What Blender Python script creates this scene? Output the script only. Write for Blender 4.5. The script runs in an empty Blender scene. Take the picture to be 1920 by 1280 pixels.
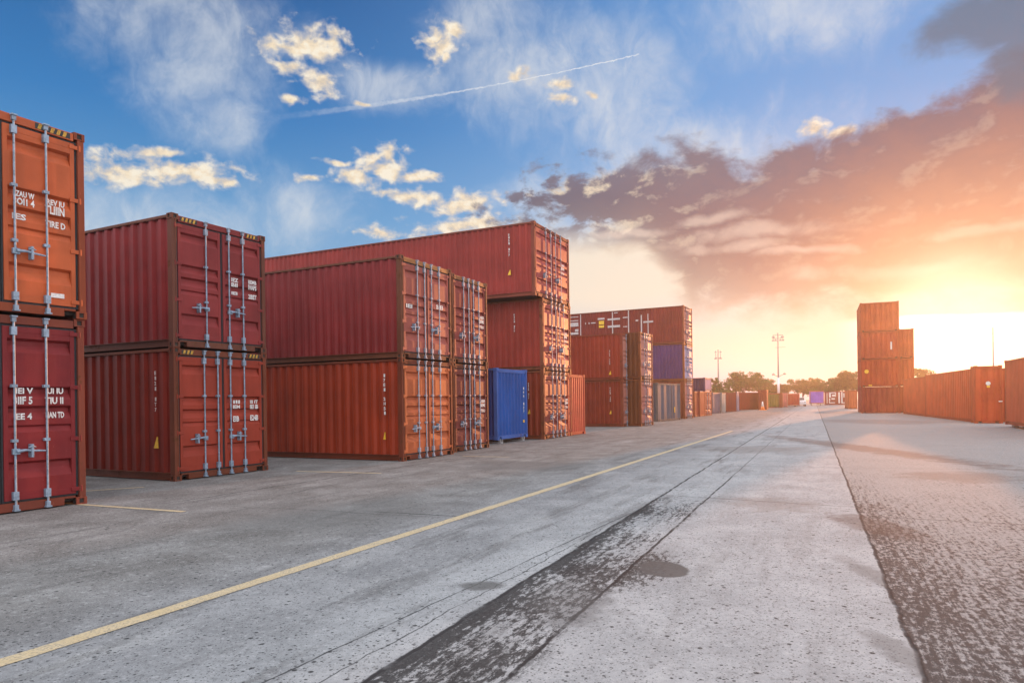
import bpy, math, random
from mathutils import Matrix, Vector
random.seed(7)
R = math.radians
scene = bpy.context.scene
COL = scene.collection

# ------------------------------------------------------------------ camera
F, SH, ROLL, EYE = 1300.0, 110.8, R(-0.80), 1.573      # focal length in photo pixels, rise, roll, eye height
cam = bpy.data.cameras.new('camera')
cam.sensor_width = 36.0
cam.lens = 36.0 * F / 1920
cam.shift_y = SH / 1920
cam.clip_start, cam.clip_end = 0.05, 6000
cam_o = bpy.data.objects.new('camera', cam)
COL.objects.link(cam_o)
cr, sr = math.cos(ROLL), math.sin(ROLL)
cam_o.matrix_world = Matrix(((cr, -sr, 0, 0), (0, 0, -1, 0), (sr, cr, 0, EYE), (0, 0, 0, 1)))
scene.camera = cam_o


def ray(px, py):
    """world direction of a point of the photograph"""
    xc, yc = (px - 960) / F, (640 + SH - py) / F
    return Vector((xc * cr - yc * sr, 1.0, xc * sr + yc * cr))


def gp(px, py):
    """where that ray meets the ground"""
    d = ray(px, py)
    t = -EYE / d.z
    return Vector((d.x * t, d.y * t, 0))


def azel(px, py):
    d = ray(px, py).normalized()
    return math.atan2(d.x, d.y), math.asin(d.z)


# ------------------------------------------------------------------ node helper
class S:
    """a socket one can calculate with"""
    def __init__(s, t, k): s.t, s.k = t, k
    def _m(s, op, *a):
        n = s.t.nodes.new('ShaderNodeMath'); n.operation = op
        for i, v in enumerate((s,) + a):
            put(s.t, v, n.inputs[i])
        return S(s.t, n.outputs[0])
    def __add__(s, o): return s._m('ADD', o)
    __radd__ = __add__
    def __sub__(s, o): return s._m('SUBTRACT', o)
    def __mul__(s, o): return s._m('MULTIPLY', o)
    __rmul__ = __mul__
    def __truediv__(s, o): return s._m('DIVIDE', o)
    def __rsub__(s, o): return (s * -1.0) + o
    def mx(s, o): return s._m('MAXIMUM', o)
    def mn(s, o): return s._m('MINIMUM', o)
    def abs(s): return s._m('ABSOLUTE')
    def pw(s, o): return s._m('POWER', o)
    def step(s, a, b, lo=0.0, hi=1.0):
        n = s.t.nodes.new('ShaderNodeMapRange'); n.interpolation_type = 'SMOOTHSTEP'
        for i, v in enumerate((s, a, b, lo, hi)):
            put(s.t, v, n.inputs[i])
        return S(s.t, n.outputs[0])


def put(t, v, sock):
    if isinstance(v, S): t.links.new(v.k, sock)
    else:
        if isinstance(v, (tuple, list)) and len(v) == 3 and sock.type == 'RGBA': v = (*v, 1)
        sock.default_value = v


def mixc(t, f, a, b, mode='MIX'):
    n = t.nodes.new('ShaderNodeMix'); n.data_type = 'RGBA'; n.blend_type = mode
    put(t, f, n.inputs[0]); put(t, a, n.inputs[6]); put(t, b, n.inputs[7])
    return S(t, n.outputs[2])


def noise(t, vec, scale, detail=4, rough=.55, dist=0.0, dim='3D'):
    n = t.nodes.new('ShaderNodeTexNoise'); n.noise_dimensions = dim
    put(t, vec, n.inputs['Vector'])
    for k, v in (('Scale', scale), ('Detail', detail), ('Roughness', rough), ('Distortion', dist)):
        n.inputs[k].default_value = v
    return S(t, n.outputs[0])


def voro(t, vec, scale, out='Distance', feat='F1', rnd=1.0, dim='3D'):
    n = t.nodes.new('ShaderNodeTexVoronoi'); n.feature = feat; n.voronoi_dimensions = dim
    put(t, vec, n.inputs['Vector']); n.inputs['Scale'].default_value = scale
    n.inputs['Randomness'].default_value = rnd
    return S(t, n.outputs[out])


def vmad(t, v, mul, add=(0, 0, 0)):
    n = t.nodes.new('ShaderNodeVectorMath'); n.operation = 'MULTIPLY_ADD'
    put(t, v, n.inputs[0]); put(t, mul, n.inputs[1]); put(t, add, n.inputs[2])
    return S(t, n.outputs[0])


def vlen(t, v):
    n = t.nodes.new('ShaderNodeVectorMath'); n.operation = 'LENGTH'
    put(t, v, n.inputs[0])
    return S(t, n.outputs[1])


def vdot(t, v, w):
    n = t.nodes.new('ShaderNodeVectorMath'); n.operation = 'DOT_PRODUCT'
    put(t, v, n.inputs[0]); put(t, w, n.inputs[1])
    return S(t, n.outputs[1])


def sep(t, v):
    n = t.nodes.new('ShaderNodeSeparateXYZ'); put(t, v, n.inputs[0])
    return [S(t, o) for o in n.outputs]


def comb(t, x, y, z=0.0):
    n = t.nodes.new('ShaderNodeCombineXYZ')
    for i, v in enumerate((x, y, z)): put(t, v, n.inputs[i])
    return S(t, n.outputs[0])


def ramp(t, f, stops, interp='LINEAR'):
    n = t.nodes.new('ShaderNodeValToRGB'); put(t, f, n.inputs[0])
    n.color_ramp.interpolation = interp
    e = n.color_ramp.elements
    while len(e) < len(stops): e.new(.5)
    for k, (p, c) in enumerate(stops):
        e[k].position = p; e[k].color = (*c, 1)
    return S(t, n.outputs[0])


def curve(t, x, pts, x0, x1, y0, y1):
    """piecewise curve y(x) through pts, evaluated on socket x"""
    n = t.nodes.new('ShaderNodeFloatCurve')
    c = n.mapping.curves[0]
    q = sorted(((p - x0) / (x1 - x0), (v - y0) / (y1 - y0)) for p, v in pts)
    c.points[0].location = q[0]; c.points[1].location = q[-1]
    for p in q[1:-1]: c.points.new(*p)
    for p in c.points: p.handle_type = 'VECTOR'
    n.mapping.update()
    put(t, (x - x0) / (x1 - x0), n.inputs['Value'])
    return S(t, n.outputs[0]) * (y1 - y0) + y0


# ------------------------------------------------------------------ light and sky
SUN_AZ, SUN_EL = azel(1790, 640)
SUN_EL = max(SUN_EL, R(5.4))
sun_dir = Vector((math.sin(SUN_AZ) * math.cos(SUN_EL), math.cos(SUN_AZ) * math.cos(SUN_EL), math.sin(SUN_EL)))
sl = bpy.data.lights.new('sun', 'SUN')
sl.energy, sl.angle, sl.color = 5.0, R(0.8), (1.0, 0.38, 0.14)
so = bpy.data.objects.new('sun', sl)
COL.objects.link(so)
so.rotation_euler = (-sun_dir).to_track_quat('-Z', 'Y').to_euler()
so.location = (60, 90, 60)

w = bpy.data.worlds.new('World')
scene.world = w
w.use_nodes = True
T = w.node_tree
T.nodes.clear()


def build_sky(T):
    tc = T.nodes.new('ShaderNodeTexCoord')
    D = S(T, tc.outputs['Generated'])
    x, y, z = sep(T, D)
    az = x._m('ARCTAN2', y)
    el = z._m('ARCSINE')
    V = comb(T, az, el)
    sd = vdot(T, D, tuple(sun_dir))
    sang = sd.mn(1.0)._m('ARCCOSINE')                      # angle from the sun
    nish = T.nodes.new('ShaderNodeTexSky')
    nish.sky_type = 'NISHITA'; nish.sun_disc = False
    nish.sun_elevation = SUN_EL
    nish.sun_rotation = SUN_AZ
    nish.ozone_density = 2.0
    N = S(T, nish.outputs[0])

    # clear sky: deep blue high and away from the sun, pale low down
    blue = ramp(T, el / 0.6, [(0, (.60, .68, .76)), (.22, (.36, .56, .78)), (.42, (.12, .36, .68)),
                              (.62, (.03, .22, .56)), (.85, (.008, .125, .385)), (1, (.006, .10, .34))])
    right = az.step(-.35, .35)
    blue2 = ramp(T, el / 0.6, [(0, (.80, .70, .62)), (.22, (.58, .68, .80)), (.42, (.24, .50, .84)),
                               (.62, (.13, .39, .78)), (.85, (.10, .33, .72)), (1, (.07, .27, .66))])
    c = mixc(T, right, blue, blue2)
    c = mixc(T, .12, c, mixc(T, 1.0, N, (.10, .10, .10), 'MULTIPLY'))

    # warped coordinates for the cloud shapes
    warp = T.nodes.new('ShaderNodeTexNoise'); warp.inputs['Scale'].default_value = 9
    warp.inputs['Detail'].default_value = 3
    put(T, V, warp.inputs['Vector'])
    Vw = vmad(T, S(T, warp.outputs['Color']), (.07, .045, 0), (-.035, -.0225, 0))
    va = T.nodes.new('ShaderNodeVectorMath'); put(T, V, va.inputs[0]); put(T, Vw, va.inputs[1])
    Vw = S(T, va.outputs[0])

    def blobs(vec, lst):
        m = None
        for px, py, rx, ry in lst:
            a, e = azel(px, py)
            sx, sy = F / rx * .93, F / ry * .97
            d = vlen(T, vmad(T, vec, (sx, sy, 0), (-a * sx, -e * sy, 0)))
            m = d if m is None else m.mn(d)
        return 1.0 - m                                    # 1 at a centre, 0 on the rim, negative outside

    fib = noise(T, vmad(T, Vw, (7, 8, 1)), 1.1, 8, .60, .15)
    fib2 = noise(T, vmad(T, Vw, (9, 6, 1), (3, 1, 0)), 2.2, 8, .62, .3)

    # high thin cirrus veils
    ci = blobs(Vw, [(350, 30, 190, 90), (390, 120, 125, 130), (410, 225, 95, 75), (1000, 130, 190, 120),
                    (1130, 170, 170, 130), (1500, 25, 220, 85), (900, 40, 130, 60), (560, 390, 120, 75),
                    (250, 400, 260, 60), (740, 155, 150, 45), (1290, 300, 260, 110), (1190, 375, 130, 70), (1010, 380, 120, 60)])
    fib3 = noise(T, vmad(T, Vw, (30, 22, 1)), 1.0, 8, .66, .6)
    cim = (ci + (fib - .5) * 1.5 + (fib3 - .5) * .5).step(-.15, .9) * (fib2.step(.25, .70) * .6 + .4) * fib3.step(.2, .65, .65, 1.05)
    c = mixc(T, cim * .70, c, (.72, .76, .80))

    # vapour trail
    a0, a1 = Vector((*azel(470, 226), 0)), Vector((*azel(1200, 102), 0))
    dv = (a1 - a0); L = dv.length; dv /= L
    nv = Vector((-dv.y, dv.x, 0))
    bow = vdot(T, V, tuple(dv)) - a0.dot(dv)
    u = bow / L
    off = vdot(T, V, tuple(nv)) - a0.dot(nv) - (u * (1.0 - u)) * .028 + (noise(T, V, 160, 3, .6) - .5) * .004
    wid = u.step(0, .7, .0050, .0009)
    tr = (off.abs() / wid).step(.3, 1.1, 1, 0) * u.step(0, .25) * u.step(.995, 1.0, 1, 0)
    tr = tr * noise(T, V, 90, 3, .6).step(.25, .65, .35, 1)
    c = mixc(T, tr * u.step(.1, .8, .22, .8), c, (.82, .84, .86))

    # the warm veil towards the sunset
    yel = blobs(V, [(1130, 520, 330, 90), (1360, 660, 330, 75), (1180, 480, 130, 40)]).step(-.35, .65)
    yel = yel.mx(sang.step(.12, .55, 1, 0) * el.step(.36, .13))
    c = mixc(T, yel * .93, c, (.92, .82, .66))
    # pale lilac strip over the horizon
    lil = el.step(.012, .075, 1, 0) * az.step(.08, .20) * sang.step(.08, .20)
    c = mixc(T, lil * .90, c, (.66, .56, .72))

    # small cream cumulus
    puff = noise(T, vmad(T, V, (40, 56, 1)), 1.0, 7, .52, .2)
    pufd = noise(T, vmad(T, V, (120, 150, 1)), 1.0, 5, .6)
    puf2 = noise(T, vmad(T, V, (42, 58, 1), (-.30, -.45, 0)), 1.0, 7, .52, .2)
    cu = blobs(Vw, [(570, 82, 92, 38), (625, 78, 36, 32), (520, 78, 50, 15), (548, 128, 44, 17), (598, 155, 42, 30), (545, 188, 26, 10),
                    (820, 78, 46, 40), (845, 60, 30, 20), (838, 105, 18, 18), (330, 318, 120, 26), (230, 315, 95, 30), (400, 335, 60, 11),
                    (310, 280, 48, 12), (715, 312, 72, 42), (735, 285, 24, 26), (790, 330, 46, 14), (660, 322, 46, 26),
                    (780, 365, 80, 22), (870, 385, 70, 34), (880, 425, 110, 26), (710, 432, 60, 14), (575, 325, 24, 9), (630, 292, 40, 9),
                    (985, 152, 26, 16), (1040, 165, 34, 12), (1045, 190, 30, 10), (1110, 178, 18, 7), (1532, 238, 28, 20),
                    (1580, 245, 26, 10), (690, 190, 22, 5)])
    cud = (cu * 1.0 - .05 + (puff - .5) * 2.5 + (pufd - .5) * .25)
    cum = cud.step(-.04, .72)
    lit = ((puff - puf2) * 2.2 + .58 + cu.mx(0.0) * .12 + (pufd - .5) * .2)
    cuc = ramp(T, lit, [(.1, (.52, .50, .50)), (.45, (.74, .62, .47)), (.75, (.95, .79, .56)), (1, (1.0, .90, .72))])
    cuc = mixc(T, cud.step(.1, .9, .75, 0), cuc, (.66, .66, .68))
    c = mixc(T, cum * .95, c, cuc)

    # the dark bank and the orange sheet under it
    up = curve(T, az, [azel(*p) for p in [(780, 470), (860, 425), (930, 375), (1010, 312), (1090, 285), (1150, 292), (1230, 262),
               (1330, 258), (1400, 285), (1470, 262), (1560, 240), (1620, 212), (1700, 178), (1800, 148), (1870, 90), (2100, 20)]],
               -.3, .9, -.1, .7)
    lo = curve(T, az, [azel(*p) for p in [(780, 470), (900, 445), (1000, 462), (1100, 478), (1200, 490), (1300, 600), (1420, 610), (1600, 598),
               (1700, 588), (1920, 582), (2100, 580)]], -.3, .9, -.1, .7)
    bn = noise(T, vmad(T, V, (17, 27, 1), (5, 2, 0)), 1.0, 8, .58, .25)
    bn2 = noise(T, vmad(T, V, (17, 27, 1), (5.2, 1.75, 0)), 1.0, 8, .58, .25)
    brk = az.step(-.02, .28, .9, .32)                       # more broken towards its thin end
    edge = (up - el) * 22.0
    under = (el - lo) * 30.0
    # knobs along the top edge
    bank = (edge + (bn - .5) * 6.0 * brk.mx(.42)).step(-.05, .75) * (under + (bn - .5) * 3.4).step(-.3, 1.4)
    holes = (bn + az.step(.06, .28, -.01, .5)).step(.43, .56)
    bank = bank * holes.mx(az.step(.22, .34))
    dpt = ((up - el) / (up - lo).mx(.02))                # 0 at the top edge, 1 at the lower edge
    nearsun = az.step(.05, .55)
    bcol_l = ramp(T, dpt, [(0, (.19, .19, .25)), (.4, (.135, .13, .18)), (.75, (.20, .18, .20)), (1, (.6, .47, .34))])
    bcol_r = ramp(T, dpt + (bn - .5) * .35, [(0, (.15, .13, .18)), (.16, (.20, .14, .17)), (.38, (.34, .18, .16)), (.62, (.50, .25, .18)),
                                              (.82, (.64, .35, .235)), (1, (.78, .50, .32))])
    bcol = mixc(T, nearsun, bcol_l, bcol_r)
    rim = ((bn2 - bn) * 5.0).step(.05, .9)
    bcol = mixc(T, rim * az.step(.10, .32, .8, .16), bcol, (.95, .80, .58))
    bank = bank * dpt.step(.55, 1.0, 1, mixf(T, nearsun, .55, .92))
    c = mixc(T, bank * .96, c, bcol)
    # dark bluish tuft at the top right
    tuft = blobs(Vw, [(1900, 35, 130, 48), (1930, 110, 80, 60)])
    c = mixc(T, (tuft + (bn - .5) * 1.0).step(-.1, .45) * .85, c, (.10, .17, .25))
    # bright slits in the orange sheet
    sl_ = blobs(Vw, [(1180, 432, 90, 9), (1420, 440, 150, 18), (1330, 415, 80, 10), (1860, 425, 110, 14), (1700, 505, 170, 16), (1510, 470, 120, 10),
                     (1400, 465, 100, 12), (1890, 540, 80, 7)])
    c = mixc(T, (sl_ + (bn - .5) * 2.2).step(-.1, .9) * .42, c, (1.0, .82, .68))

    # the glare round the sun
    gl = sang.step(.035, .30, 1, 0)
    c = mixc(T, (gl * gl) * .42, c, (1.0, .56, .30))
    open_ = ((lo - el) * 70.0 + (bn - .5) * .6).step(-.2, .5)
    core = sang.step(.04, .15, 1, 0)
    c = mixc(T, core * open_.mx(sang.step(.02, .12, .35, 0)), c, (1.9, 1.65, 1.25))

    # overhead and behind the camera: made-up bright cloud, added out of view as fill light; below the horizon: dull ground
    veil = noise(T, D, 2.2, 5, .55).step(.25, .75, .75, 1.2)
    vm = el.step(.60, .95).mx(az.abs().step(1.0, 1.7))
    vc = mixc(T, 1.0, comb(T, veil, veil, veil), FILL_VEIL, 'MULTIPLY')
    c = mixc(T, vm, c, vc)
    c = mixc(T, el.step(-.02, -.005, 1, 0), c, (.22, .20, .19))
    bg = T.nodes.new('ShaderNodeBackground')
    bg.inputs[1].default_value = .1
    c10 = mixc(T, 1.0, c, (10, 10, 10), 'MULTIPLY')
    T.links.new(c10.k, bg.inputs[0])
    out = T.nodes.new('ShaderNodeOutputWorld')
    T.links.new(bg.outputs[0], out.inputs[0])


def mixf(t, f, a, b):
    n = t.nodes.new('ShaderNodeMix'); n.data_type = 'FLOAT'
    put(t, f, n.inputs[0]); put(t, a, n.inputs[2]); put(t, b, n.inputs[3])
    return S(t, n.outputs[0])


FILL_VEIL = (1.75, 1.80, 1.9)  # brightness of the added out-of-view sky that lights the ground
HAZE = .0011
SLAB_A, SLAB_B = (.27, .277, .284), (.365, .371, .377)
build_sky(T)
w.cycles.sampling_method = 'MANUAL'
w.cycles.sample_map_resolution = 512


# ------------------------------------------------------------------ materials
def new_mat(name):
    m = bpy.data.materials.new(name); m.use_nodes = True
    t = m.node_tree; t.nodes.clear()
    o = t.nodes.new('ShaderNodeOutputMaterial'); b = t.nodes.new('ShaderNodeBsdfPrincipled')
    t.links.new(b.outputs[0], o.inputs[0])
    return m, t, b


def bump(t, b, h, strength=.3, dist=.02):
    n = t.nodes.new('ShaderNodeBump'); n.inputs['Strength'].default_value = strength
    n.inputs['Distance'].default_value = dist
    put(t, h, n.inputs['Height']); t.links.new(n.outputs[0], b.inputs['Normal'])


def objco(t):
    return S(t, t.nodes.new('ShaderNodeTexCoord').outputs['Object'])


PAINTS = {}


def paint(rgb, rust=.25, rough=.5):
    """weathered container paint: faded streaks, grime, rust blooms and scratches"""
    key = (rgb, rust, rough)
    if key in PAINTS: return PAINTS[key]
    m, t, b = new_mat('container_paint')
    P = objco(t)
    rnd = S(t, t.nodes.new('ShaderNodeObjectInfo').outputs['Random']) * 37.0
    va = t.nodes.new('ShaderNodeVectorMath'); put(t, P, va.inputs[0]); put(t, comb(t, rnd, rnd * 1.7, 0.0), va.inputs[1])
    P = S(t, va.outputs[0])
    big = noise(t, P, .9, 4, .6)
    streak = noise(t, vmad(t, P, (7, 7, .35)), 1.0, 5, .65)
    fine = noise(t, P, 26, 4, .6)
    dark = tuple(v * .70 for v in rgb)
    pale = tuple(min(1, v * 1.15 + .008) for v in rgb)
    c = mixc(t, big.step(.3, .72), dark, rgb)
    c = mixc(t, streak.step(.5, .8) * .30, c, pale)
    c = mixc(t, streak.step(.25, .45, .22, 0), c, tuple(v * .5 for v in rgb))
    rn = noise(t, P, 3.2, 9, .72)
    r1 = rn.step(.74 - rust * .22, .80 - rust * .22)
    rcol = mixc(t, fine, (.055, .019, .010), (.16, .062, .024))
    c = mixc(t, r1 * .85, c, rcol)
    run = noise(t, vmad(t, P, (11, 11, .55), (4, 2, 0)), 1.0, 5, .7).step(.60, .70) * noise(t, P, .7, 3, .6).step(.42, .62)
    c = mixc(t, run * (.15 + rust * .7), c, mixc(t, fine, (.06, .018, .010), (.13, .045, .018)))
    # short scratches
    sc = noise(t, vmad(t, P, (30, 30, 5)), 1.0, 3, .7).step(.715, .74)
    c = mixc(t, sc * .55, c, tuple(min(1, v * 1.5 + .07) for v in rgb))
    t.links.new(c.k, b.inputs['Base Color'])
    put(t, r1 * (.9 - rough) + rough + (fine - .5) * .15, b.inputs['Roughness'])
    b.inputs['Specular IOR Level'].default_value = .22
    bump(t, b, big * .8 + fine * .05 + rn * .25, .35, .035)
    PAINTS[key] = m
    return m


def simple(name, rgb, rough=.6, metal=0.0, var=.25, scale=8, rust=0.0):
    m, t, b = new_mat(name)
    P = objco(t)
    n = noise(t, P, scale, 6, .65)
    c = mixc(t, n.step(.3, .7), tuple(v * (1 - var) for v in rgb), tuple(min(1, v * (1 + var)) for v in rgb))
    if rust:
        r = noise(t, P, scale * .6, 8, .7).step(.70 - rust * .25, .76 - rust * .25)
        c = mixc(t, r * .8, c, (.10, .04, .017))
    t.links.new(c.k, b.inputs['Base Color'])
    put(t, (n - .5) * .3 + rough, b.inputs['Roughness'])
    b.inputs['Metallic'].default_value = metal
    bump(t, b, n, .2, .01)
    return m


M_GALV = simple('galvanised_steel', (.225, .295, .38), .45, .2, .30, 14, .25)
M_RUBBER = simple('door_rubber', (.022, .024, .028), .75)
M_RUSTY = simple('rusty_steel', (.13, .052, .026), .85, 0, .45, 9, .5)
M_WHITE = simple('white_lettering', (.66, .64, .62), .65, 0, .22, 30)
M_FADED = simple('faded_white_paint', (.52, .44, .42), .7, 0, .2, 12)
M_YELLOW = simple('yellow_label', (.78, .46, .03), .55, 0, .2, 16)
M_WARN = simple('worn_warning_yellow', (.46, .25, .03), .65, 0, .45, 18, .3)
M_BLACK = simple('black_paint', (.02, .02, .02), .6)
M_UNDER = simple('underside', (.045, .034, .028), .9)
M_GREY = simple('grey_metal', (.34, .33, .33), .55, .2)
M_LAMP = simple('lamp_housing', (.20, .20, .21), .5, .3)
M_GLASS = simple('dark_glass', (.03, .04, .05), .12, 0, .1)
M_TYRE = simple('tyre_rubber', (.02, .02, .02), .85)
M_CARWHITE = simple('white_car_paint', (.74, .75, .77), .3, 0, .05)
M_ORANGE = simple('orange_plastic', (.78, .20, .03), .5)
M_BARK = simple('bark', (.09, .062, .042), .9)


# ------------------------------------------------------------------ mesh builder
class MB:
    def __init__(s): s.v, s.f, s.mi = [], [], []
    def quad(s, a, b, c, d, mi=0):
        k = len(s.v); s.v += [a, b, c, d]; s.f.append((k, k + 1, k + 2, k + 3)); s.mi.append(mi)
    def box(s, x0, x1, y0, y1, z0, z1, mi=0):
        k = len(s.v)
        s.v += [(x0, y0, z0), (x1, y0, z0), (x1, y1, z0), (x0, y1, z0), (x0, y0, z1), (x1, y0, z1), (x1, y1, z1), (x0, y1, z1)]
        for q in ((0, 3, 2, 1), (4, 5, 6, 7), (0, 1, 5, 4), (1, 2, 6, 5), (2, 3, 7, 6), (3, 0, 4, 7)):
            s.f.append(tuple(k + i for i in q)); s.mi.append(mi)
        return s
    def tube(s, pts, radii, n=8, mi=0, cap=True):
        pts = [Vector(p) for p in pts]
        if not isinstance(radii, (list, tuple)): radii = [radii] * len(pts)
        rings = []
        for i, p in enumerate(pts):
            d = (pts[min(i + 1, len(pts) - 1)] - pts[max(i - 1, 0)]).normalized()
            a = d.orthogonal().normalized() if abs(d.z) > .95 else d.cross(Vector((0, 0, 1))).normalized()
            b = d.cross(a)
            k = len(s.v)
            for j in range(n):
                th = 2 * math.pi * j / n
                s.v.append(tuple(p + (a * math.cos(th) + b * math.sin(th)) * radii[i]))
            rings.append(k)
        for i in range(len(rings) - 1):
            for j in range(n):
                q = (j + 1) % n
                s.f.append((rings[i] + j, rings[i] + q, rings[i + 1] + q, rings[i + 1] + j)); s.mi.append(mi)
        if cap:
            s.f.append(tuple(rings[0] + j for j in reversed(range(n)))); s.mi.append(mi)
            s.f.append(tuple(rings[-1] + j for j in range(n))); s.mi.append(mi)
        return s
    def build(s, name, mats, parent=None, bevel=0, smooth=False):
        me = bpy.data.meshes.new(name)
        me.from_pydata(s.v, [], s.f)
        mats = mats if isinstance(mats, (list, tuple)) else [mats] if mats else []
        for m in mats: me.materials.append(m)
        if len(mats) > 1: me.polygons.foreach_set('material_index', s.mi)
        if smooth: me.polygons.foreach_set('use_smooth', [True] * len(me.polygons))
        me.update()
        o = bpy.data.objects.new(name, me)
        COL.objects.link(o)
        if parent: o.parent = parent
        if bevel:
            b = o.modifiers.new('edge', 'BEVEL'); b.width = bevel; b.segments = 2; b.limit_method = 'ANGLE'
        return o


def thing(name, label, cat, loc=(0, 0, 0), rz=0, group=None):
    o = bpy.data.objects.new(name, None)
    COL.objects.link(o)
    o.location = loc; o.rotation_euler = (0, 0, rz); o.empty_display_size = .3
    o['label'] = label; o['category'] = cat
    if group: o['group'] = group
    return o


def text_verts(txt, size):
    cu = bpy.data.curves.new('lettering', 'FONT')
    cu.body = txt; cu.size = size; cu.resolution_u = 2; cu.offset = .034
    o = bpy.data.objects.new('lettering', cu)
    COL.objects.link(o)
    bpy.context.view_layer.update()
    me = bpy.data.meshes.new_from_object(o.evaluated_get(bpy.context.evaluated_depsgraph_get()))
    vs = [tuple(v.co) for v in me.vertices]; fs = [tuple(p.vertices) for p in me.polygons]
    bpy.data.objects.remove(o); bpy.data.meshes.remove(me); bpy.data.curves.remove(cu)
    return vs, fs


TXT = {}


def put_text(mb, txt, size, org, ux, uy, width=None):
    """lettering laid on a surface: org = lower left corner, ux/uy = reading and upward directions"""
    if txt not in TXT: TXT[txt] = text_verts(txt, 1.0)
    vs, fs = TXT[txt]
    wd = max(v[0] for v in vs)
    sx = (width / wd) if width else size
    k = len(mb.v)
    org, ux, uy = Vector(org), Vector(ux), Vector(uy)
    for v in vs: mb.v.append(tuple(org + ux * v[0] * sx + uy * v[1] * size))
    for f in fs: mb.f.append(tuple(k + i for i in f)); mb.mi.append(0)


# ------------------------------------------------------------------ shipping containers
def corrugated(mb, p0, p1, z0, z1, out, pitch, depth, wide=.28):
    """vertical trapezoid ribs from p0 to p1; `out` = outward unit vector (x, y)"""
    p0, p1 = Vector(p0), Vector(p1)
    d = p1 - p0; L = d.length; d /= L
    n = max(2, round(L / pitch)); p = L / n
    prof = []
    for i in range(n):
        s = i * p
        prof += [(s, 0), (s + p * wide, 0), (s + p * (wide + .2), depth), (s + p * .80, depth)]
    prof.append((L, 0))
    k = len(mb.v)
    o = Vector(out)
    for s, q in prof:
        a = p0 + d * s - o * q
        mb.v += [(a.x, a.y, z0), (a.x, a.y, z1)]
    for i in range(len(prof) - 1):
        mb.f.append((k + 2 * i, k + 2 * i + 2, k + 2 * i + 3, k + 2 * i + 1)); mb.mi.append(0)


def casting(mb, x0, x1, y0, y1, z0, z1, sx, sy, hole=True):
    """corner casting with an oval hole on its two outer faces (sx, sy = signs of the outer sides)"""
    if not hole:
        mb.box(x0, x1, y0, y1, z0, z1); return
    w = .022
    cx, cz = (x0 + x1) / 2, (z0 + z1) / 2
    mb.box(x0 + w, x1 - w, y0 + w, y1 - w, z0 + .004, z1 - .004, 1)                # solid core, shade of the hole painted in as dark colour
    def plate(axis, c0, c1, a0, a1):
        ha, hz = (a1 - a0) * .22, (z1 - z0) * .30
        m = (a0 + a1) / 2
        for (b0, b1, e0, e1) in ((a0, m - ha, z0, z1), (m + ha, a1, z0, z1), (m - ha, m + ha, z0, cz - hz), (m - ha, m + ha, cz + hz, z1)):
            if axis == 'x': mb.box(c0, c1, b0, b1, e0, e1)
            else: mb.box(b0, b1, c0, c1, e0, e1)
    plate('x', x1 - w if sx > 0 else x0, x1 if sx > 0 else x0 + w, y0, y1)
    xa, xb = (x0, x1 - w) if sx > 0 else (x0 + w, x1)
    plate('y', y1 - w if sy > 0 else y0, y1 if sy > 0 else y0 + w, xa, xb)
    ya, yb = (y0, y1 - w) if sy > 0 else (y0 + w, y1)
    mb.box(xa, xb, ya, yb, z1 - .008, z1); mb.box(xa, xb, ya, yb, z0, z0 + .008)


CODES = ['I7EI 2H5I', 'TI4U 3E1', 'EI2I IT7', 'IUT  5I3E', 'H4EI 1I6']
DOOR_PROFILE = [(0, 0), (.035, 0), (.05, 1), (.075, .9), (.125, 0), (.335, 0), (.35, 1), (.375, .9), (.415, 0), (.455, 0), (.47, 1),
                (.495, .9), (.54, 0), (.575, 0), (.585, .55), (.62, 0), (.80, 0), (.815, 1), (.85, .8), (.905, 0), (1, 0)]


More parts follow.
